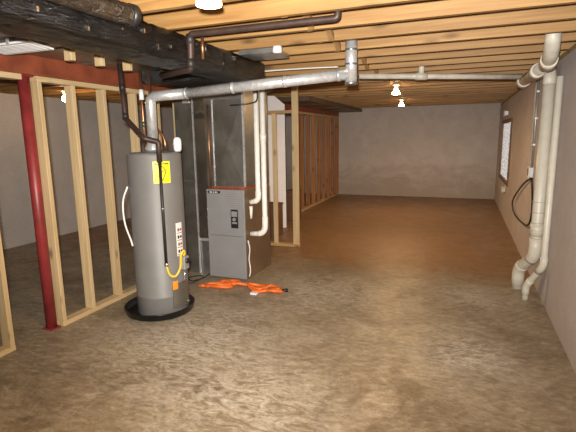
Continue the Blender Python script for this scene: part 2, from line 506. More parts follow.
# rear stud wall under the same beam
plate(8.62, YB, PT, PTT, 'top_plate', 'pine top plate of the rear stud wall under the dark end of the beam')
plate(8.62, YB, 0, .04, 'bottom_plate', 'pine floor plate of the rear stud wall reaching the far concrete wall')
rear = None; ys = [8.64 + .4 * k for k in range(9)] + [11.92]
for i, y in enumerate(ys):
    if rear is None: o = rear = solo('wall_stud', B(XS - .045, XS + .045, -.019, .019, .04, PT, bev=.002, seg=1), 'redstud')
    else: o = rear.copy(); COL.objects.link(o)
    o.location = (XS, y, .04); o['category'] = 'stud'; o['group'] = 'studs of the rear stud wall'
    o['label'] = ('reddish brown stud nearest the camera in the rear stud wall' if i == 0 else
                  'reddish brown stud against the far concrete wall' if i == len(ys) - 1 else
                  f'reddish brown stud in the rear stud wall, {ORD[len(ys) - i]} from the far wall')

# short framed partition right behind the furnace
FY = 5.98
solo('end_post', B(-2.255, -2.165, FY - .019, FY + .019, .04, JB, bev=.002, seg=1), 'stud', 'tall pine end post of the short partition, reaching the joists behind the furnace', 'post')
solo('bottom_plate', B(-2.68, -2.165, FY - .045, FY + .045, 0, .04, bev=.002, seg=1), 'rail', 'short pine floor plate under the end post behind the furnace', 'plate')
solo('header_rail', B(-2.74, -2.255, FY - .019, FY + .019, 1.92, 1.96), 'rail', 'thin pine crosspiece joining the end post at head height behind the furnace', 'rail')
solo('wall_stud', B(-2.56, -2.50, FY - .019, FY + .019, .04, 1.92, bev=.002, seg=1), 'stud', 'pine stud below the thin crosspiece, in front of the white board', 'stud')
solo('wood_post', B(-2.425, -2.365, 5.28, 5.36, 0, JB), 'redstud', 'dark wooden post close behind the right side of the furnace', 'post')

# white board standing behind the partition, with a clipped top corner
bm = bmesh.new()
out = [(-3.09, 0), (-2.868, 0), (-2.868, 2.13), (-3.0, 2.27), (-3.09, 2.27)]
f = [bm.verts.new((x * 1.0, 7.0 + (x + 3.12) * 1.0, z)) for x, z in out]; g = [bm.verts.new((x - .03, 7.03 + (x + 3.12) * 1.0, z)) for x, z in out]
bm.faces.new(f); bm.faces.new(list(reversed(g)))
for k in range(5): bm.faces.new((f[k], g[k], g[(k + 1) % 5], f[(k + 1) % 5]))
wb = solo('wall_board', bm, 'board', 'tall white board with a clipped top corner behind the short partition', 'board')
bx = thing('wooden_box', 'reddish brown box on the floor in front of the white board', 'box', (-2.93, 6.6, 0))
part('body', B(-3.13, -2.73, 6.45, 6.75, 0, .50, bev=.006), 'card', bx)
part('lid', B(-3.14, -2.72, 6.44, 6.76, .50, .53, bev=.006), 'card', bx)
bx = thing('wooden_box', 'dark brown box on the floor left of the rear stud wall', 'box', (-3.02, 8.0, 0))
part('body', B(-3.12, -2.905, 7.85, 8.15, .0, .55, bev=.006), 'card', bx)
part('lid', B(-3.13, -2.895, 7.84, 8.16, .55, .58, bev=.006), 'card', bx)

# ------------------------------------------------------------------ water heater
HX, HY, HR = -2.555, 3.29, .235
DX = -2.60
FA = math.atan2(-HY, -HX)                # angle that faces the camera
p = thing('drain_pan', 'round black drain pan under the grey water heater', 'pan', (DX, HY, 0))
part('tray', L(DX, HY, [(0.001, 0), (.285, 0), (.305, .012), (.315, .062), (.322, .064), (.322, .07), (.31, .07), (.298, .016), (.28, .012), (.001, .012)], 40, ends=False), 'pan', p)

h = thing('water_heater', 'tall grey cylindrical gas water heater with yellow sticker, in a black pan', 'water heater', (HX, HY, .012))
part('tank', L(HX, HY, [(HR - .012, .012), (HR, .03), (HR, .19), (HR + .003, .195), (HR + .003, .205), (HR, .21), (HR, 1.455), (HR - .008, 1.472), (HR - .04, 1.48), (.06, 1.487)], 48), 'tank', h)
def ang(d): return FA + math.radians(d)
# positive angle goes to the right as seen from the camera
bm = bmesh.new(); curved_patch(bm, HX, HY, HR + .001, ang(-4), ang(31), 1.222, 1.407, .002)
ys_ = part('energy_sticker', bm, 'yellow_label', h, 'bright yellow energy sticker')
def on_tank(d, r=HR):
    a = ang(d); return HX + r * math.cos(a), HY + r * math.sin(a)
def tank_text(txt, size, d, z, mat, name, parent, r=HR + .0045, bold=0.0):
    cu = bpy.data.curves.new(name, 'FONT'); cu.body = txt; cu.size = size; cu.align_x = 'CENTER'; cu.align_y = 'CENTER'
    cu.extrude = .0006; cu.offset = bold; cu.resolution_u = 2
    ob = bpy.data.objects.new(name, cu); COL.objects.link(ob)
    bpy.context.view_layer.update()
    dg = bpy.context.evaluated_depsgraph_get()
    me = bpy.data.meshes.new_from_object(ob.evaluated_get(dg))
    bpy.data.objects.remove(ob); bpy.data.curves.remove(cu)
    bm = bmesh.new(); bm.from_mesh(me); bpy.data.meshes.remove(me)
    for v in bm.verts:
        a = ang(d) + v.co.x / r
        rr = r + v.co.z
        v.co = Vector((HX + rr * math.cos(a), HY + rr * math.sin(a), z + v.co.y))
    return part(name, bm, mat, parent)
tank_text('EnergyGuide', .0225, 14, 1.387, 'ink', 'sticker_heading', ys_, bold=.0009)
bm = bmesh.new()
for (d0, z0, d1, z1) in ((13, 1.372, 22, 1.325), (22, 1.325, 14, 1.245), (11, 1.325, 19, 1.325)):
    n = 6; pts = []
    for k in range(n + 1):
        x, y = on_tank(d0 + (d1 - d0) * k / n, HR + .0045); pts.append((x, y, z0 + (z1 - z0) * k / n))
    tube(bm, pts, .0035, 6)
part('sticker_mark', bm, 'ink', ys_)
bm = bmesh.new(); curved_patch(bm, HX, HY, HR + .001, ang(37), ang(55), .56, .86, .002)
wl = part('warning_label', bm, 'paper', h, 'tall white warning label')
random.seed(3)
bi = bmesh.new()
for k in range(4):
    z = .58 + .065 * k
    curved_patch(bi, HX, HY, HR + .0032, ang(38.5), ang(53.5), z - .009, z - .004, .001, 4)
    curved_patch(bi, HX, HY, HR + .0032, ang(40 + k % 2), ang(45), z + .008, z + .036, .001, 3)
    bm = bmesh.new(); curved_patch(bm, HX, HY, HR + .0032, ang(47), ang(53), z + .012, z + .032, .001, 3)
    part('label_pictogram', bm, 'redink' if k % 2 else 'ink', wl)
part('label_print', bi, 'ink', wl)
x, y = on_tank(16)
bm = bmesh.new(); curved_patch(bm, HX, HY, HR + .0145, ang(20), ang(31), .268, .345, .004)
part('orange_sticker', bm, 'orange_label', h, 'small orange sticker')
bm = bmesh.new(); curved_patch(bm, HX, HY, HR + .001, ang(20), ang(62), .09, .315, .013)
part('burner_cover', bm, 'galv_dark', h, 'scuffed metal burner access cover')
# gas control valve on the right front
vx, vy = on_tank(46, HR + .035)
bm = bmesh.new(); box(bm, vx - .035, vx + .035, vy - .035, vy + .035, .44, .56, .008)
vo_ = part('gas_valve', bm, 'greybox', h, 'metal gas control valve')
kx, ky = on_tank(46, HR + .09)
part('dial', T([(vx, vy, .52), (kx, ky, .52)], .024, 16), 'black', vo_)
bm = bmesh.new(); tube(bm, [(vx, vy, .44), (vx, vy, .345), on_tank(46, HR + .012) + (.31,)], .006, 8)
part('burner_tube', bm, 'screw', vo_)
dx_, dy_ = on_tank(52, HR + .03)
part('drain_valve', T([on_tank(52, HR - .01) + (.13,), on_tank(52, HR + .05) + (.13,)], .013, 12), 'brass', h)
# flue draft hood and top fittings
part('draft_hood', L(HX, HY, [(.06, 1.487), (.075, 1.50), (.075, 1.515), (.05, 1.56), (.046, 1.575)], 28), 'flue', h)
cx, cy = HX + .20, HY + .075
cpx = thing('pipe_cap', 'small rounded white cap standing on the water heater beside the flue', 'cap', (cx, cy, 1.482))
part('cap', L(cx, cy, [(.024, 1.482), (.034, 1.50), (.036, 1.56), (.032, 1.59), (.018, 1.605), (.001, 1.608)], 20), 'white', cpx)
part('band', L(cx, cy, [(.0375, 1.535), (.0375, 1.545)], 20), 'paper', cpx)

# flue: riser, elbow, horizontal run and tee
FR = .044
TX, TY = -.835, 3.52
f = thing('flue_pipe', 'shiny galvanised flue rising from the water heater and running across to a tee', 'flue pipe', (HX, HY, 1.56))
riser = bend([(HX, HY, 1.578), (HX, HY, 1.955), (HX + .35, HY + .045, 1.972)], .06, 8)
part('elbow', T(riser, FR, 20), 'flue', f)
part('run', T([(HX + .34, HY + .045, 1.9715), (TX, TY, 2.068)], FR - .001, 20), 'flue', f)
for k in (.0, .30, .62, .93):
    bm = bmesh.new()
    a = Vector((HX + .34, HY + .045, 1.9715)).lerp(Vector((TX, TY, 2.068)), k); d = (Vector((TX, TY, 2.068)) - Vector((HX + .34, HY + .045, 1.9715))).normalized()
    tube(bm, [a - d * .012, a + d * .012], FR + .003, 20)
    part('joint_band', bm, 'flue', f)
tee = part('tee', L(TX, TY, [(FR - .004, 1.99), (FR + .001, 1.99), (FR + .001, 2.36)], 24), 'flue', f)
part('tee_cap', L(TX, TY, [(FR + .004, 1.985), (FR + .006, 2.0), (FR + .004, 2.005)], 24), 'galv', tee)
for z in (2.13, 2.235): part('tee_band', L(TX, TY, [(FR + .004, z), (FR + .004, z + .015)], 24), 'galv', tee)

# water supply pipes
g = thing('copper_pipe', 'copper cold water pipe with a white fitting left of the flue riser', 'pipe', (-2.70, 3.36, 1.475))
part('tube', T(bend([(-2.70, 3.36, 1.49), (-2.70, 3.36, 1.8), (-2.72, 3.38, 2.2)], .05), .011, 10), 'copper', g)
part('fitting', T([(-2.712, 3.372, 1.94), (-2.716, 3.376, 2.03)], .021, 14), 'white', g, 'white plastic fitting')
part('valve', T([(-2.70, 3.36, 1.70), (-2.70, 3.36, 1.75)], .018, 12), 'brass', g)
g = thing('copper_pipe', 'thin bare copper pipe rising just beside the flue riser', 'pipe', (-2.54, 3.42, 1.475))
part('tube', T(bend([(-2.54, 3.44, 1.49), (-2.54, 3.44, 1.6), (-2.665, 3.43, 1.75), (-2.665, 3.43, 2.2)], .06), .011, 10), 'copper', g)

# gas line: a level run in the joist bay, a drop, the slanted piece and the drip leg in front of the tank
op = thing('overhead_pipe', 'dark brown pipe running level under the joists then dropping beside the black duct', 'pipe', (-1.2, 2.6, 2.05))
part('run', T(bend([(-.70, 2.61, 2.44), (-.70, 2.61, 2.255), (-1.672, 2.60, 2.255), (-1.68, 2.60, 2.04), (-2.0, 2.72, 2.035)], .02, 4), .021, 12), 'brownpipe', op)
for q in ((-1.676, 2.60, 2.225), (-1.68, 2.60, 2.075)):
    part('pipe_fitting', L(q[0], q[1], [(.012, q[2] - .03), (.026, q[2] - .03), (.026, q[2] + .03), (.012, q[2] + .03)], 12), 'iron', op)
GX, GY = on_tank(9, HR + .03)
g = thing('gas_pipe', 'dark iron gas pipe slanting to the heater top and dropping down its front', 'gas pipe', (GX, GY, .5))
GR = .0135
part('branch', T(bend([(-2.745, 3.16, 2.225), (-2.727, 3.16, 1.775), (-2.44, 3.03, 1.60), (GX, GY, 1.57), (GX, GY, 1.40)], .018, 4), .0225, 12), 'brownpipe', g)
part('drop_leg', T([(GX, GY, 1.41), (GX, GY, .51)], GR, 12), 'iron', g)
for q in ((-2.737, 3.16, 2.03), (-2.727, 3.16, 1.79)):
    part('pipe_fitting', L(q[0], q[1], [(.012, q[2] - .03), (.025, q[2] - .03), (.025, q[2] + .03), (.012, q[2] + .03)], 12), 'iron', g)
part('end_nut', T([(GX, GY, .50), (GX, GY, .53)], .018, 8), 'screw', g)
part('union', T([(GX, GY, 1.0), (GX, GY, 1.02)], .016, 8), 'screw', g)
yh = thing('gas_connector', 'yellow flexible gas connector looping from the black pipe to the valve', 'hose', (GX, GY, .42))
a = on_tank(14, HR + .035); b = on_tank(24, HR + .045); c_ = on_tank(34, HR + .05); d_ = on_tank(42, HR + .05)
part('hose', T(spline([(GX, GY, .50), (a[0], a[1], .42), (b[0], b[1], .40), (c_[0], c_[1], .47), on_tank(36, HR + .055) + (.58,), on_tank(42, HR + .06) + (.615,), on_tank(46, HR + .05) + (.58,), (vx + .0, vy - .0, .565)], 6), .0095, 10), 'yellow', yh)

# white cord hanging on the left side of the heater
pts = [on_tank(-75, HR + .012) + (1.19,), on_tank(-82, HR + .05) + (1.08,), on_tank(-82, HR + .06) + (.96,), on_tank(-80, HR + .05) + (.84,), on_tank(-76, HR + .02) + (.72,), on_tank(-72, HR + .01) + (.66,)]
part('cord', T(spline(pts, 6), .008, 8), 'paper', h, 'thin white cord down the left side')

# ------------------------------------------------------------------ furnace
X0, X1, Y0, Y1, FT = -2.67, -2.205, 4.345, 5.02, 1.03
f = thing('furnace', 'upright grey gas furnace with warm light tinted into its side, right of the water heater', 'furnace', (-2.44, 4.68, 0))
part('cabinet', B(X0, X1, Y0, Y1, .0, FT, bev=.004), 'furn_side', f, 'cabinet casing coloured brown for warm light')
fp = part('front_panel', B(X0 - .003, X1 + .003, Y0 - .028, Y0, .015, FT + .0, bev=.006), 'furn_front', f, 'grey front door panel')
yf = Y0 - .028
# panel outlines, louvres, sight window and badge
bm = bmesh.new()
box(bm, X0 + .03, X1 - .03, yf - .001, yf + .002, .505, .510)
part('panel_seam', bm, 'galv_dark', fp)
for k in range(6):
    part('louvre', B(X1 - .225, X1 - .06, yf - .004, yf + .003, .84 + .024 * k, .85 + .024 * k), 'greybox', fp)
part('badge', B(X0 + .02, X0 + .175, yf - .004, yf + .002, .985, 1.012), 'ink', fp)
bm = bmesh.new()
for k, wd in enumerate((.016, .010, .010, .014, .010)):
    x = X0 + .045 + .022 * k
    box(bm, x, x + wd, yf - .006, yf - .003, .992, 1.004)
part('badge_mark', bm, 'paper', fp)
part('sight_window', B(X1 - .165, X1 - .075, yf - .005, yf + .002, .60, .81, bev=.003), 'black', fp)
part('window_label', B(X1 - .155, X1 - .085, yf - .007, yf - .004, .73, .79), 'greybox', fp)
part('window_label', B(X1 - .15, X1 - .09, yf - .007, yf - .004, .65, .67), 'greybox', fp)
bm = bmesh.new()
tube(bm, [(X1 - .12, yf - .005, .70), (X1 - .12, yf - .016, .70)], .02, 14)
part('knob', bm, 'greybox', fp)
for z in (.30, .62, .70, .80): part('screw', T([(X0 - .004, yf + .014, z), (X0 - .012, yf + .014, z)], .009, 8), 'screw', f)
part('base_flange', B(X0 + .01, X1 - .01, Y0 + .02, Y1 - .02, FT, FT + .03), 'redseal', f, 'reddish sealed flange on top of the casing')
bm = bmesh.new()
random.seed(5)
for k in range(9):
    x = X0 + .03 + .045 * k
    tube(bm, spline([(x, Y0 + .005, FT + .001), (x + .012, Y0 - .01, FT + .02 + random.random() * .014), (x + .03, Y0 + .005, FT + .004)], 4), .005, 6)
part('red_wiring', bm, 'redseal', f, 'loops of red wire on the casing top')

# plenum above
pz0, pz1 = FT + .03, 2.115
pl = thing('furnace_plenum', 'tall sheet metal plenum standing on top of the furnace', 'duct', (-2.44, 4.68, pz0))
bm = bmesh.new(); box(bm, X0, X1, Y0 + .01, Y1 - .02, pz0, pz1)
# cross-broken front
part('casing', bm, 'galv_dark', pl)
bm = bmesh.new()
mz = (pz0 + pz1) / 2 - .08; ym = Y0 + .002
q = [(X0 + .09, ym + .007, pz0 + .02), (X1 - .005, ym + .007, pz0 + .02), (X1 - .005, ym + .007, pz1 - .13), (X0 + .09, ym + .007, pz1 - .13)]
vs = [bm.verts.new(a) for a in q]; cvt = bm.verts.new(((X0 + X1) / 2 + .04, ym - .006, mz))
for k in range(4): bm.faces.new((vs[k], vs[(k + 1) % 4], cvt))
ret = bmesh.ops.extrude_face_region(bm, geom=bm.faces[:])
bmesh.ops.translate(bm, verts=[v for v in ret['geom'] if isinstance(v, bmesh.types.BMVert)], vec=(0, .004, 0))
part('front_sheet', bm, 'galv_dark', pl)
part('corner_strip', B(X1 - .004, X1 + .012, Y0 - .002, Y0 + .022, pz0, pz1), 'flue', pl, 'bright strip for the corner highlight')  # bright strip added for the highlight along the plenum edge
part('drive_cleat', B(X0, X1, Y0 - .002, Y0 + .012, pz1 - .115, pz1 - .095), 'galv', pl)
part('side_cleat', B(X0 + .085, X0 + .097, Y0 - .006, Y0 + .011, pz0, pz1 - .115), 'galv', pl)
solo('copper_pipe', T([(X0 + .055, Y0 - .016, pz0 - .02), (X0 + .055, Y0 - .016, 1.95)], .010, 10), 'copper', 'thin upright copper line in front of the furnace plenum', 'pipe')

# return drop and boot
rx0, rx1, ry0, ry1 = -3.11, -2.865, 4.42, 5.0
r = thing('return_duct', 'tall dull sheet metal return drop between the water heater and the furnace', 'duct', (-3.0, 4.7, 0))
part('casing', B(rx0, rx1, ry0, ry1, 0, 2.09), 'galv_dark', r)
part('corner_strip', B(rx1 - .01, rx1 + .006, ry0 - .006, ry0 + .014, 0, 2.06), 'flue', r, 'bright folded corner seam')
part('drive_cleat', B(rx0, rx1 + .004, ry0 - .008, ry0, 1.10, 1.115), 'galv', r)
part('upper_cleat', B(rx0, rx1 + .004, ry0 - .008, ry0, 1.98, 1.995), 'galv', r)
part('patch', B(-2.99, -2.90, ry0 - .012, ry0 - .003, 1.985, 2.03), 'flue', r, 'small bright foil patch')
r = thing('return_boot', 'low sheet metal boot joining the return drop to the furnace', 'duct', (-2.77, 4.6, 0))
part('casing', B(rx1 + .008, X0 - .006, 4.44, 4.98, 0, .42), 'galv', r)
part('rim', B(rx1 + .008, X0 - .006, 4.425, 4.44, .40, .43), 'flue', r)

# white plastic pipes on the furnace's right side
vp = thing('vent_pipe', 'white plastic pipe entering the furnace side high up, left one of the pair', 'pipe', (-2.1, 4.47, .85))
part('pipe', T(bend([(-2.10, 4.47, 2.30), (-2.10, 4.47, .90), (-2.199, 4.47, .875)], .07, 8), .0285, 16), 'pvc_white', vp)
part('elbow', T(bend([(-2.10, 4.47, 1.0), (-2.10, 4.47, .90), (-2.199, 4.47, .875)], .07, 8)[:-1], .033, 16), 'pvc_white', vp)
part('trap', T([(-2.17, 4.42, .70), (-2.17, 4.42, .84)], [.012, .02], 12), 'pvc_white', vp)
vp = thing('vent_pipe', 'white plastic pipe bending into the furnace side lower down, right one of the pair', 'pipe', (-2.03, 4.45, .5))
part('pipe', T(bend([(-2.02, 4.46, 2.30), (-2.02, 4.46, .53), (-2.199, 4.46, .515)], .14, 8), .0285, 16), 'pvc_white', vp)
part('elbow', T(bend([(-2.02, 4.46, .72), (-2.02, 4.46, .53), (-2.199, 4.46, .515)], .14, 8)[:-1], .033, 16), 'pvc_white', vp)
part('coupling', T([(-2.02, 4.46, 1.55), (-2.02, 4.46, 1.63)], .033, 16), 'pvc_white', vp)
solo('white_cable', T(spline([(X1 + .015, 4.36, .46), (X1 + .03, 4.37, .36), (X1 + .012, 4.38, .24), (X1 + .03, 4.37, .12), (X1 + .02, 4.36, .04)], 5), .007, 8), 'paper', 'short white cord dangling at the front corner of the furnace side', 'cord')
solo('black_hose', T(spline([(-2.14, 4.31, 2.20), (-2.11, 4.34, 2.19), (-2.06, 4.41, 2.20), (-2.055, 4.415, 2.1), (-2.06, 4.41, 1.98), (-2.12, 4.36, 1.945), (-2.22, 4.31, 1.935), (-2.32, 4.30, 1.93)], 6), .008, 8), 'black', 'thin black hose crossing in front of the two white furnace pipes', 'hose')

# ------------------------------------------------------------------ black wrapped ducts overhead
from mathutils import noise as mn
def wrapped(bm, x0, x1, z0, z1, y0, y1, rad=.06, n=22, amp=.010):
    prof = []
    cs = ((x1 - rad, z1 - rad, 0), (x0 + rad, z1 - rad, 90), (x0 + rad, z0 + rad, 180), (x1 - rad, z0 + rad, 270))
    for q in range(4):
        cx_, cz_, a0 = cs[q]
        for k in range(5):
            a = math.radians(a0 + 22.5 * k); prof.append(Vector((cx_ + rad * math.cos(a), 0, cz_ + rad * math.sin(a))))
        cx2, cz2, a2 = cs[(q + 1) % 4]
        a = math.radians(a2); e = Vector((cx2 + rad * math.cos(a), 0, cz2 + rad * math.sin(a)))
        b0 = prof[-1]
        m_ = max(1, int((e - b0).length / .022))
        for k in range(1, m_): prof.append(b0.lerp(e, k / m_))
    cen = Vector(((x0 + x1) / 2, 0, (z0 + z1) / 2))
    rings = []
    for i in range(n + 1):
        y = y0 + (y1 - y0) * i / n
        band = -.008 * max(0, 1 - abs(((y / .42) % 1) - .5) / .06)          # tape bands pinch the wrap
        ring = []
        for p in prof:
            d = (p - cen).normalized()
            f1 = mn.noise(Vector((p.x * 16, y * 5.5, p.z * 16)))
            f2 = 1 - 2 * abs(mn.noise(Vector((p.x * 30 + 7, y * 9 + p.z * 14, p.z * 30))))
            j = amp * (.6 * f1 + .5 * f2) - amp * .5 + band
            v = p + d * j
            ring.append(bm.verts.new((v.x, y, min(v.z, JB - .002))))
        rings.append(ring)
    m_ = len(prof)
    for a, b in zip(rings, rings[1:]):
        for k in range(m_):
            f_ = bm.faces.new((a[k], a[(k + 1) % m_], b[(k + 1) % m_], b[k])); f_.smooth = True
    bm.faces.new(rings[0]); bm.faces.new(list(reversed(rings[-1])))
tr = thing('insulated_duct', 'long duct wrapped in crinkled black plastic under the joists at upper left', 'duct', (-1.9, 2.4, 2.1))
bm = bmesh.new(); wrapped(bm, -2.08, -1.73, 2.09, 2.275, .2, 3.9, .05, 200)
part('trunk', bm, 'wrap', tr)
bm = bmesh.new(); wrapped(bm, -2.98, -1.95, 2.125, 2.275, 3.72, 4.22, .04, 26)
part('cross_piece', bm, 'wrap', tr)
bm = bmesh.new(); wrapped(bm, -2.98, -2.16, 2.125, 2.275, 4.2, 5.1, .04, 40)
part('plenum_head', bm, 'wrap', tr)
random.seed(4)
for k in range(26):
    bm = bmesh.new()
    y = random.uniform(1.0, 3.9); z = random.uniform(2.11, 2.24); l = random.uniform(.03, .12)
    tube(bm, [(-1.722, y, z), (-1.722, y + l, z + random.uniform(-.03, .03))], random.uniform(.003, .006), 5)
    part('tape_strip', bm, 'wrap', tr)
for y, z in ((1.5, 2.14), (1.62, 2.2), (1.78, 2.12), (2.02, 2.17), (2.2, 2.19), (2.32, 2.12), (2.45, 2.15), (2.85, 2.2), (3.1, 2.14), (3.3, 2.2)):  # small bright metal pieces set along the side of the wrap
    part('bright_piece', B(-1.732, -1.719, y, y + .006 + .010 * ((y * 7) % 1), z, z + .01 + .022 * ((y * 3) % 1)), 'screw', tr, 'small bright metal piece')
# round flexible branch above the trunk
fx = thing('flexible_duct', 'grey brown flexible round duct curving along the black wrapped duct', 'duct', (-1.66, 1.8, 2.2))
pts = spline([(-1.62, 1.1, 2.226), (-1.64, 1.4, 2.226), (-1.652, 1.65, 2.226), (-1.65, 1.85, 2.226), (-1.63, 1.98, 2.226)], 8)
rs = [.050 + .003 * (k % 2) for k in range(len(pts))]
part('sleeve', T(pts, rs, 18), 'flex', fx)
e, e2 = pts[-1], (pts[-1] - pts[-3]).normalized()
part('end_collar', T([e - e2 * .01, e + e2 * .03], .056, 18), 'black', fx)

dk = thing('metal_duct', 'flat dull sheet metal duct between the red beam and the black wrapped duct', 'duct', (-2.6, 2.9, 2.24))
part('casing', B(-3.10, -2.12, 1.2, 3.68, 2.24, 2.279), 'galv_dark', dk)
for y in (1.9, 2.5, 3.1): part('cleat', B(-3.10, -2.12, y, y + .02, 2.232, 2.24), 'galv_dark', dk)
for x, y, w_ in ((-2.60, 2.50, 'beside the white register'), (-2.60, 2.78, 'middle one of the three'), (-2.58, 3.06, 'nearest the gas pipe')):
    solo('wood_block', B(x - .033, x + .033, y - .02, y + .02, 2.145, 2.239, bev=.002, seg=1), 'stud', 'pale wood block under the flat metal duct, ' + w_, 'block', 'wood blocks above the red beam')

dk = thing('metal_duct', 'dull sheet metal duct beside the rear end of the red beam, above the rear studs', 'duct', (-2.8, 9.7, 2.2))
part('casing', B(-3.12, -2.52, 7.5, 11.9, 2.20, 2.279), 'duct_brown', dk)
for y in (8.4, 9.6, 10.8): part('cleat', B(-3.12, -2.52, y, y + .03, 2.19, 2.20), 'duct_brown', dk)

# supply register between the beam and the duct
rg = thing('supply_register', 'white slatted supply register hanging beside the red beam at upper left', 'register', (-2.76, 2.25, 2.2))
part('boot', B(-2.98, -2.57, 2.155, 2.31, 2.215, 2.239), 'galv_dark', rg)
bm = bmesh.new()
xa, xb, ya, yb = -3.0, -2.55, 2.14, 2.325
box(bm, xa, xb, ya, ya + .025, 2.203, 2.215); box(bm, xa, xb, yb - .025, yb, 2.203, 2.215)
box(bm, xa, xa + .025, ya + .025, yb - .025, 2.203, 2.215); box(bm, xb - .025, xb, ya + .025, yb - .025, 2.203, 2.215)
part('frame', bm, 'white', rg)
for k in range(6):
    y = ya + .03 + .023 * k
    part('slat', B(xa + .025, xb - .025, y, y + .012, 2.200, 2.212), 'white', rg)
for o in rg.children:                      # the grille hangs tilted, its far edge lower
    if o.name.split('.')[0] in ('frame', 'slat'):
        for v in o.data.vertices: v.co.z -= .10 * (v.co.y + WLOC[rg.name].y - ya)
solo('hanger_strap', B(-2.72, -2.70, 2.118, 2.126, 2.20, 2.239), 'flue', 'bright metal hanger strap beside the white register', 'strap')

# panned sheet metal between joists with a small white fitting
solo('sheet_metal_pan', B(-1.71, -1.40, 3.345, 3.66, 2.245, 2.279), 'galv', 'dull sheet metal pan nailed under the joists above the furnace', 'duct')
wf = thing('round_fitting', 'small round white fitting at the end of the sheet metal pan overhead', 'fitting', (-1.37, 3.33, 2.24))
part('disc', L(-1.37, 3.33, [(.001, 2.232), (.03, 2.232), (.036, 2.24), (.036, 2.28)], 18), 'white', wf)
part('screw', L(-1.37, 3.33, [(.006, 2.228), (.006, 2.233)], 8), 'screw', wf)
solo('copper_pipe', T([(-1.66, 2.72, 2.12), (-1.66, 2.72, 2.279)], .01, 8), 'copper', 'short copper stub between the dark gas pipe and the black duct', 'pipe')
solo('white_cable', T(spline([(-2.02, 4.40, 2.265), (-1.8, 4.42, 2.27), (-1.5, 4.45, 2.272), (-1.2, 4.5, 2.272)], 5), .007, 8), 'paper', 'thin white cable running level below the joists from the furnace pipes', 'cable')

# ------------------------------------------------------------------ light bulbs
def lamp(x, y, lab, globe=False, group='bare bulbs on the joists'):
    t_ = thing('ceiling_lamp', lab, 'lamp', (x, y, JB), group)
    part('lamp_holder', L(x, y, [(.055, JB), (.055, JB - .012), (.03, JB - .022), (.024, JB - .045), (.02, JB - .047)], 20), 'porcelain', t_)
    if globe:
        part('bulb', L(x, y, [(.013, JB - .046), (.018, JB - .06), (.038, JB - .085), (.047, JB - .112), (.039, JB - .140), (.02, JB - .155), (.001, JB - .158)], 20), 'bulb_globe', t_, 'lit round bulb')
        return
    b_ = part('bulb', L(x, y, [(.015, JB - .046), (.020, JB - .06), (.030, JB - .08), (.048, JB - .105), (.054, JB - .124), (.053, JB - .131)], 20), 'bulb_side', t_, 'lit flared flood bulb')
    part('bulb_face', L(x, y, [(.001, JB - .139), (.027, JB - .137), (.0526, JB - .1315)], 20, ends=False), 'bulb', b_)
lamp(-1.03, 1.755, 'lit bare bulb on the joists nearest the camera, at the top edge')
lamp(-.90, 6.459, 'lit bare bulb on the joists above the mid floor, right of the flue tee')
lamp(-1.17, 9.203, 'lit bare bulb on the joists farthest back, near the far wall')
lamp(-5.24, 4.891, 'lit bare bulb in the room beyond the left stud wall', True)

# ------------------------------------------------------------------ drain pipes on the right wall
sx, sy = .70, 4.76
st = thing('drain_stack', 'thick white drain pipe on the right wall with level branch under joists', 'pipe', (.6, 5.0, 0))
vert = bend([(sx, sy, 2.03), (sx, sy, .42), (.60, 5.02, .22), (.60, 5.02, -.01)], .10, 6)
part('pipe', T(vert, .054, 20), 'pvc', st)
bm = bmesh.new()
tube(bm, bend([(sx, sy, .60), (sx, sy, .42), (.655, 4.88, .325)], .10, 6)[:-1], .060, 20)
part('upper_bend', bm, 'pvc', st)
part('lower_bend', T(bend([(.65, 4.89, .315), (.60, 5.02, .22), (.60, 5.02, .03)], .10, 6)[1:], .060, 20), 'pvc', st)
part('coupling', T([(sx, sy, .62), (sx, sy, .74)], .0605, 20), 'pvc', st)
for z in (.60, .68, .75, .85, .95): part('joint_line', L(sx, sy, [(.0615, z), (.0615, z + .004)], 20), 'greywire', st)
# upper assembly: big sweep at the joists and wyes along the wall
top = st
part('sweep', T(bend([(.575, 3.92, 2.44), (.575, 3.92, 2.20), (.605, 4.25, 2.15), (.604, 4.40, 2.147)], .17, 8), .054, 20), 'pvc_dirty', top)
part('hub', T([(.597, 4.16, 2.165), (.612, 4.30, 2.147)], .063, 20), 'pvc_dirty', top)
part('wye', T([(.607, 4.28, 2.15), (.55, 5.35, 2.125)], .052, 20), 'pvc_dirty', top)
part('wye_hub', T([(.585, 4.62, 2.14), (.578, 4.78, 2.137)], .061, 20), 'pvc_dirty', top)
part('stack_bend', T(bend([(.595, 5.08, 2.14), (.66, 4.90, 2.165), (.70, 4.77, 2.15), (.70, 4.76, 2.00)], .10, 6), .054, 20), 'pvc_dirty', top)
part('cleanout', T([(.553, 5.30, 2.127), (.548, 5.44, 2.122)], .064, 20), 'pvc_dirty', top)
part('cleanout_plug', T([(.548, 5.43, 2.123), (.546, 5.47, 2.121)], .035, 8), 'brass', top)
# long level pipe
lp = st
part('level_pipe', T([(-1.05, 4.78, 2.205), (.53, 5.30, 2.165)], .028, 16), 'pvc_dirty', lp)
a, b = Vector((-1.05, 4.78, 2.205)), Vector((.53, 5.30, 2.165)); d = (b - a).normalized()
p0 = a.lerp(b, .385)
part('tee', T([p0 - d * .06, p0 + d * .06], .038, 16), 'pvc_dirty', lp)
part('tee_outlet', T([p0, p0 + Vector((0, 0, .18))], .03, 16), 'pvc_dirty', lp)
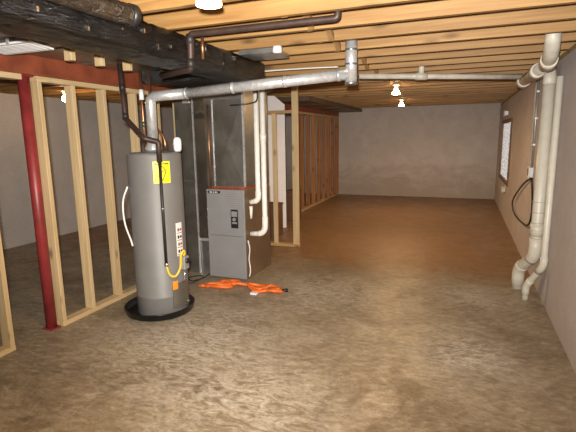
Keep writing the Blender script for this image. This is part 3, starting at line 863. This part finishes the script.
# thinner pipe
tp = thing('drain_pipe', 'thinner white pipe nearer the camera on the right wall, bending into the floor', 'pipe', (.63, 4.69, 0))
qx, qy = .738, 4.50
part('pipe', T(bend([(qx, qy, 2.065), (qx, qy, .40), (.635, 4.68, .14), (.635, 4.68, -.01)], .05, 5), .029, 16), 'pvc', tp)
part('upper_elbow', T(bend([(qx, qy, .48), (qx, qy, .40), (.706, 4.555, .32)], .05, 5), .034, 16), 'pvc', tp)
part('lower_elbow', T(bend([(.665, 4.628, .215), (.635, 4.68, .14), (.635, 4.68, .05)], .05, 5), .034, 16), 'pvc', tp)

# electrical bits on the right wall
ob = thing('outlet_box', 'small grey outlet box on the right wall above the hanging cable', 'outlet', (.76, 5.95, 1.1))
part('box', B(.735, .78, 5.88, 6.0, 1.08, 1.20, bev=.004), 'greybox', ob)
part('cover', B(.728, .736, 5.87, 6.01, 1.07, 1.21, bev=.003), 'white', ob)
part('socket', B(.724, .730, 5.92, 5.96, 1.10, 1.18), 'ink', ob)
cd = thing('conduit', 'thin grey conduit running up the right wall from the outlet box', 'conduit', (.765, 5.94, 1.2))
part('tube', T([(.766, 5.94, 1.205), (.766, 5.94, 2.238)], .011, 10), 'greybox', cd)
for z in (1.45, 1.75, 2.05): part('clip', B(.75, .78, 5.915, 5.965, z, z + .02), 'greybox', cd)
solo('wall_cable', T(spline([(.77, 6.16, 2.23), (.77, 6.16, 1.7), (.77, 6.12, 1.3), (.77, 6.03, 1.14)], 5), .008, 8), 'greywire', 'pale cable stapled down the right wall next to the conduit', 'cable')
loop = [(.765, 5.93, 1.072), (.75, 6.4, .96), (.745, 7.05, .76), (.742, 7.5, .56), (.745, 7.2, .44), (.75, 6.4, .46), (.755, 5.78, .54), (.76, 5.62, .72), (.765, 5.75, .92), (.766, 5.90, 1.068)]
solo('hanging_cable', T(spline(loop, 7), .011, 8), 'cable', 'dark cable hanging in a loop below the outlet box on the right wall', 'cable')
sb = thing('switch_box', 'small pale box on the right wall just below the window', 'outlet', (.76, 9.4, .5))
part('box', B(.73, .78, 9.25, 9.5, .50, .60, bev=.004), 'pvc', sb)
part('cover', B(.724, .731, 9.23, 9.52, .49, .61), 'white', sb)
jb = thing('junction_box', 'small pale junction box on the right wall above the window', 'box', (.76, 9.9, 1.95))
part('box', B(.72, .78, 9.75, 10.0, 1.93, 2.02, bev=.004), 'greybox', jb)
part('cover', B(.713, .721, 9.74, 10.01, 1.92, 2.03), 'white', jb)

# ------------------------------------------------------------------ cords on the floor
ec = thing('extension_cord', 'bright orange extension cord heaped on the floor at the foot of the furnace', 'cord', (-2.2, 4.15, 0))
random.seed(9)
path = [(-2.60, 3.98), (-2.45, 4.02), (-2.36, 4.10), (-2.50, 4.09), (-2.62, 4.02), (-2.46, 3.985), (-2.33, 4.06), (-2.42, 4.17), (-2.52, 4.16),
        (-2.40, 4.09), (-2.28, 4.17), (-2.36, 4.23), (-2.48, 4.19), (-2.33, 4.13), (-2.18, 4.17), (-2.10, 4.10), (-2.0, 4.07), (-1.94, 4.15), (-2.06, 4.20),
        (-2.16, 4.14), (-2.02, 4.02), (-1.88, 4.06), (-1.80, 4.14), (-1.92, 4.20), (-1.99, 4.10), (-1.84, 4.03), (-1.74, 4.10)]
pts = [(x + .07, y, .010 + (.009 if i % 3 == 1 else .0) + .012 * (i % 2)) for i, (x, y) in enumerate(path)]
part('cord', T(spline(pts, 6), .016, 8), 'orange', ec)
part('plug', T([(-1.68, 4.095, .024), (-1.63, 4.125, .022)], [.014, .02], 10), 'black', ec)
part('socket_end', T([(-2.53, 3.98, .018), (-2.60, 3.965, .018)], [.014, .018], 10), 'orange', ec)
solo('wood_scrap', B(-1.97, -1.90, 3.93, 3.98, 0, .022, bev=.003), 'paper', 'small pale scrap lying by the orange cord', 'scrap')
pts = [(-2.70, 4.36, .03), (-2.71, 4.22, .012), (-2.78, 4.10, .012), (-2.86, 4.16, .02), (-2.80, 4.30, .012), (-2.70, 4.20, .026), (-2.74, 4.04, .012), (-2.84, 3.96, .012), (-2.80, 3.82, .012), (-2.70, 3.86, .012)]
solo('loose_wire', T(spline(pts, 6), .006, 6), 'cable', 'thin black wire lying between the water heater and the furnace', 'wire')

# ------------------------------------------------------------------ light, camera, world
wd_ = bpy.data.worlds.new('World'); S.world = wd_; wd_.use_nodes = True
wd_.node_tree.nodes['Background'].inputs[0].default_value = (.02, .02, .022, 1)
wd_.node_tree.nodes['Background'].inputs[1].default_value = .3

FLASH = 900
ld = bpy.data.lights.new('camera_flash', 'SPOT'); ld.energy = FLASH; ld.shadow_soft_size = .025; ld.color = (1.0, .96, .90)
ld.spot_size = math.radians(112); ld.spot_blend = 1.0
lo = bpy.data.objects.new('camera_flash', ld); COL.objects.link(lo)

yaw, pitch, roll, fpx = .372777823, .177030352, -.0153819709, 445.75
fw = Vector((-math.sin(yaw) * math.cos(pitch), math.cos(yaw) * math.cos(pitch), -math.sin(pitch)))
r0 = Vector((math.cos(yaw), math.sin(yaw), 0)); u0 = r0.cross(fw)
rr = r0 * math.cos(roll) + u0 * math.sin(roll); uu = -r0 * math.sin(roll) + u0 * math.cos(roll)
cam = bpy.data.cameras.new('Camera'); co = bpy.data.objects.new('Camera', cam); COL.objects.link(co)
cam.sensor_width = 36; cam.sensor_fit = 'HORIZONTAL'; cam.lens = fpx / 576 * 36; cam.clip_start = .02
mat = Matrix((rr, uu, -fw)).transposed().to_4x4(); mat.translation = Vector((0, 0, 1.6))
co.matrix_world = mat
lo.matrix_world = Matrix.Translation((-.03, -.02, 1.69)) @ mat.to_3x3().to_4x4() @ Matrix.Rotation(math.radians(12), 4, 'X')
S.camera = co

S.view_settings.view_transform = 'Standard'; S.view_settings.look = 'None'
S.view_settings.gamma = 1; S.view_settings.exposure = 0.2
S.view_settings.use_curve_mapping = False
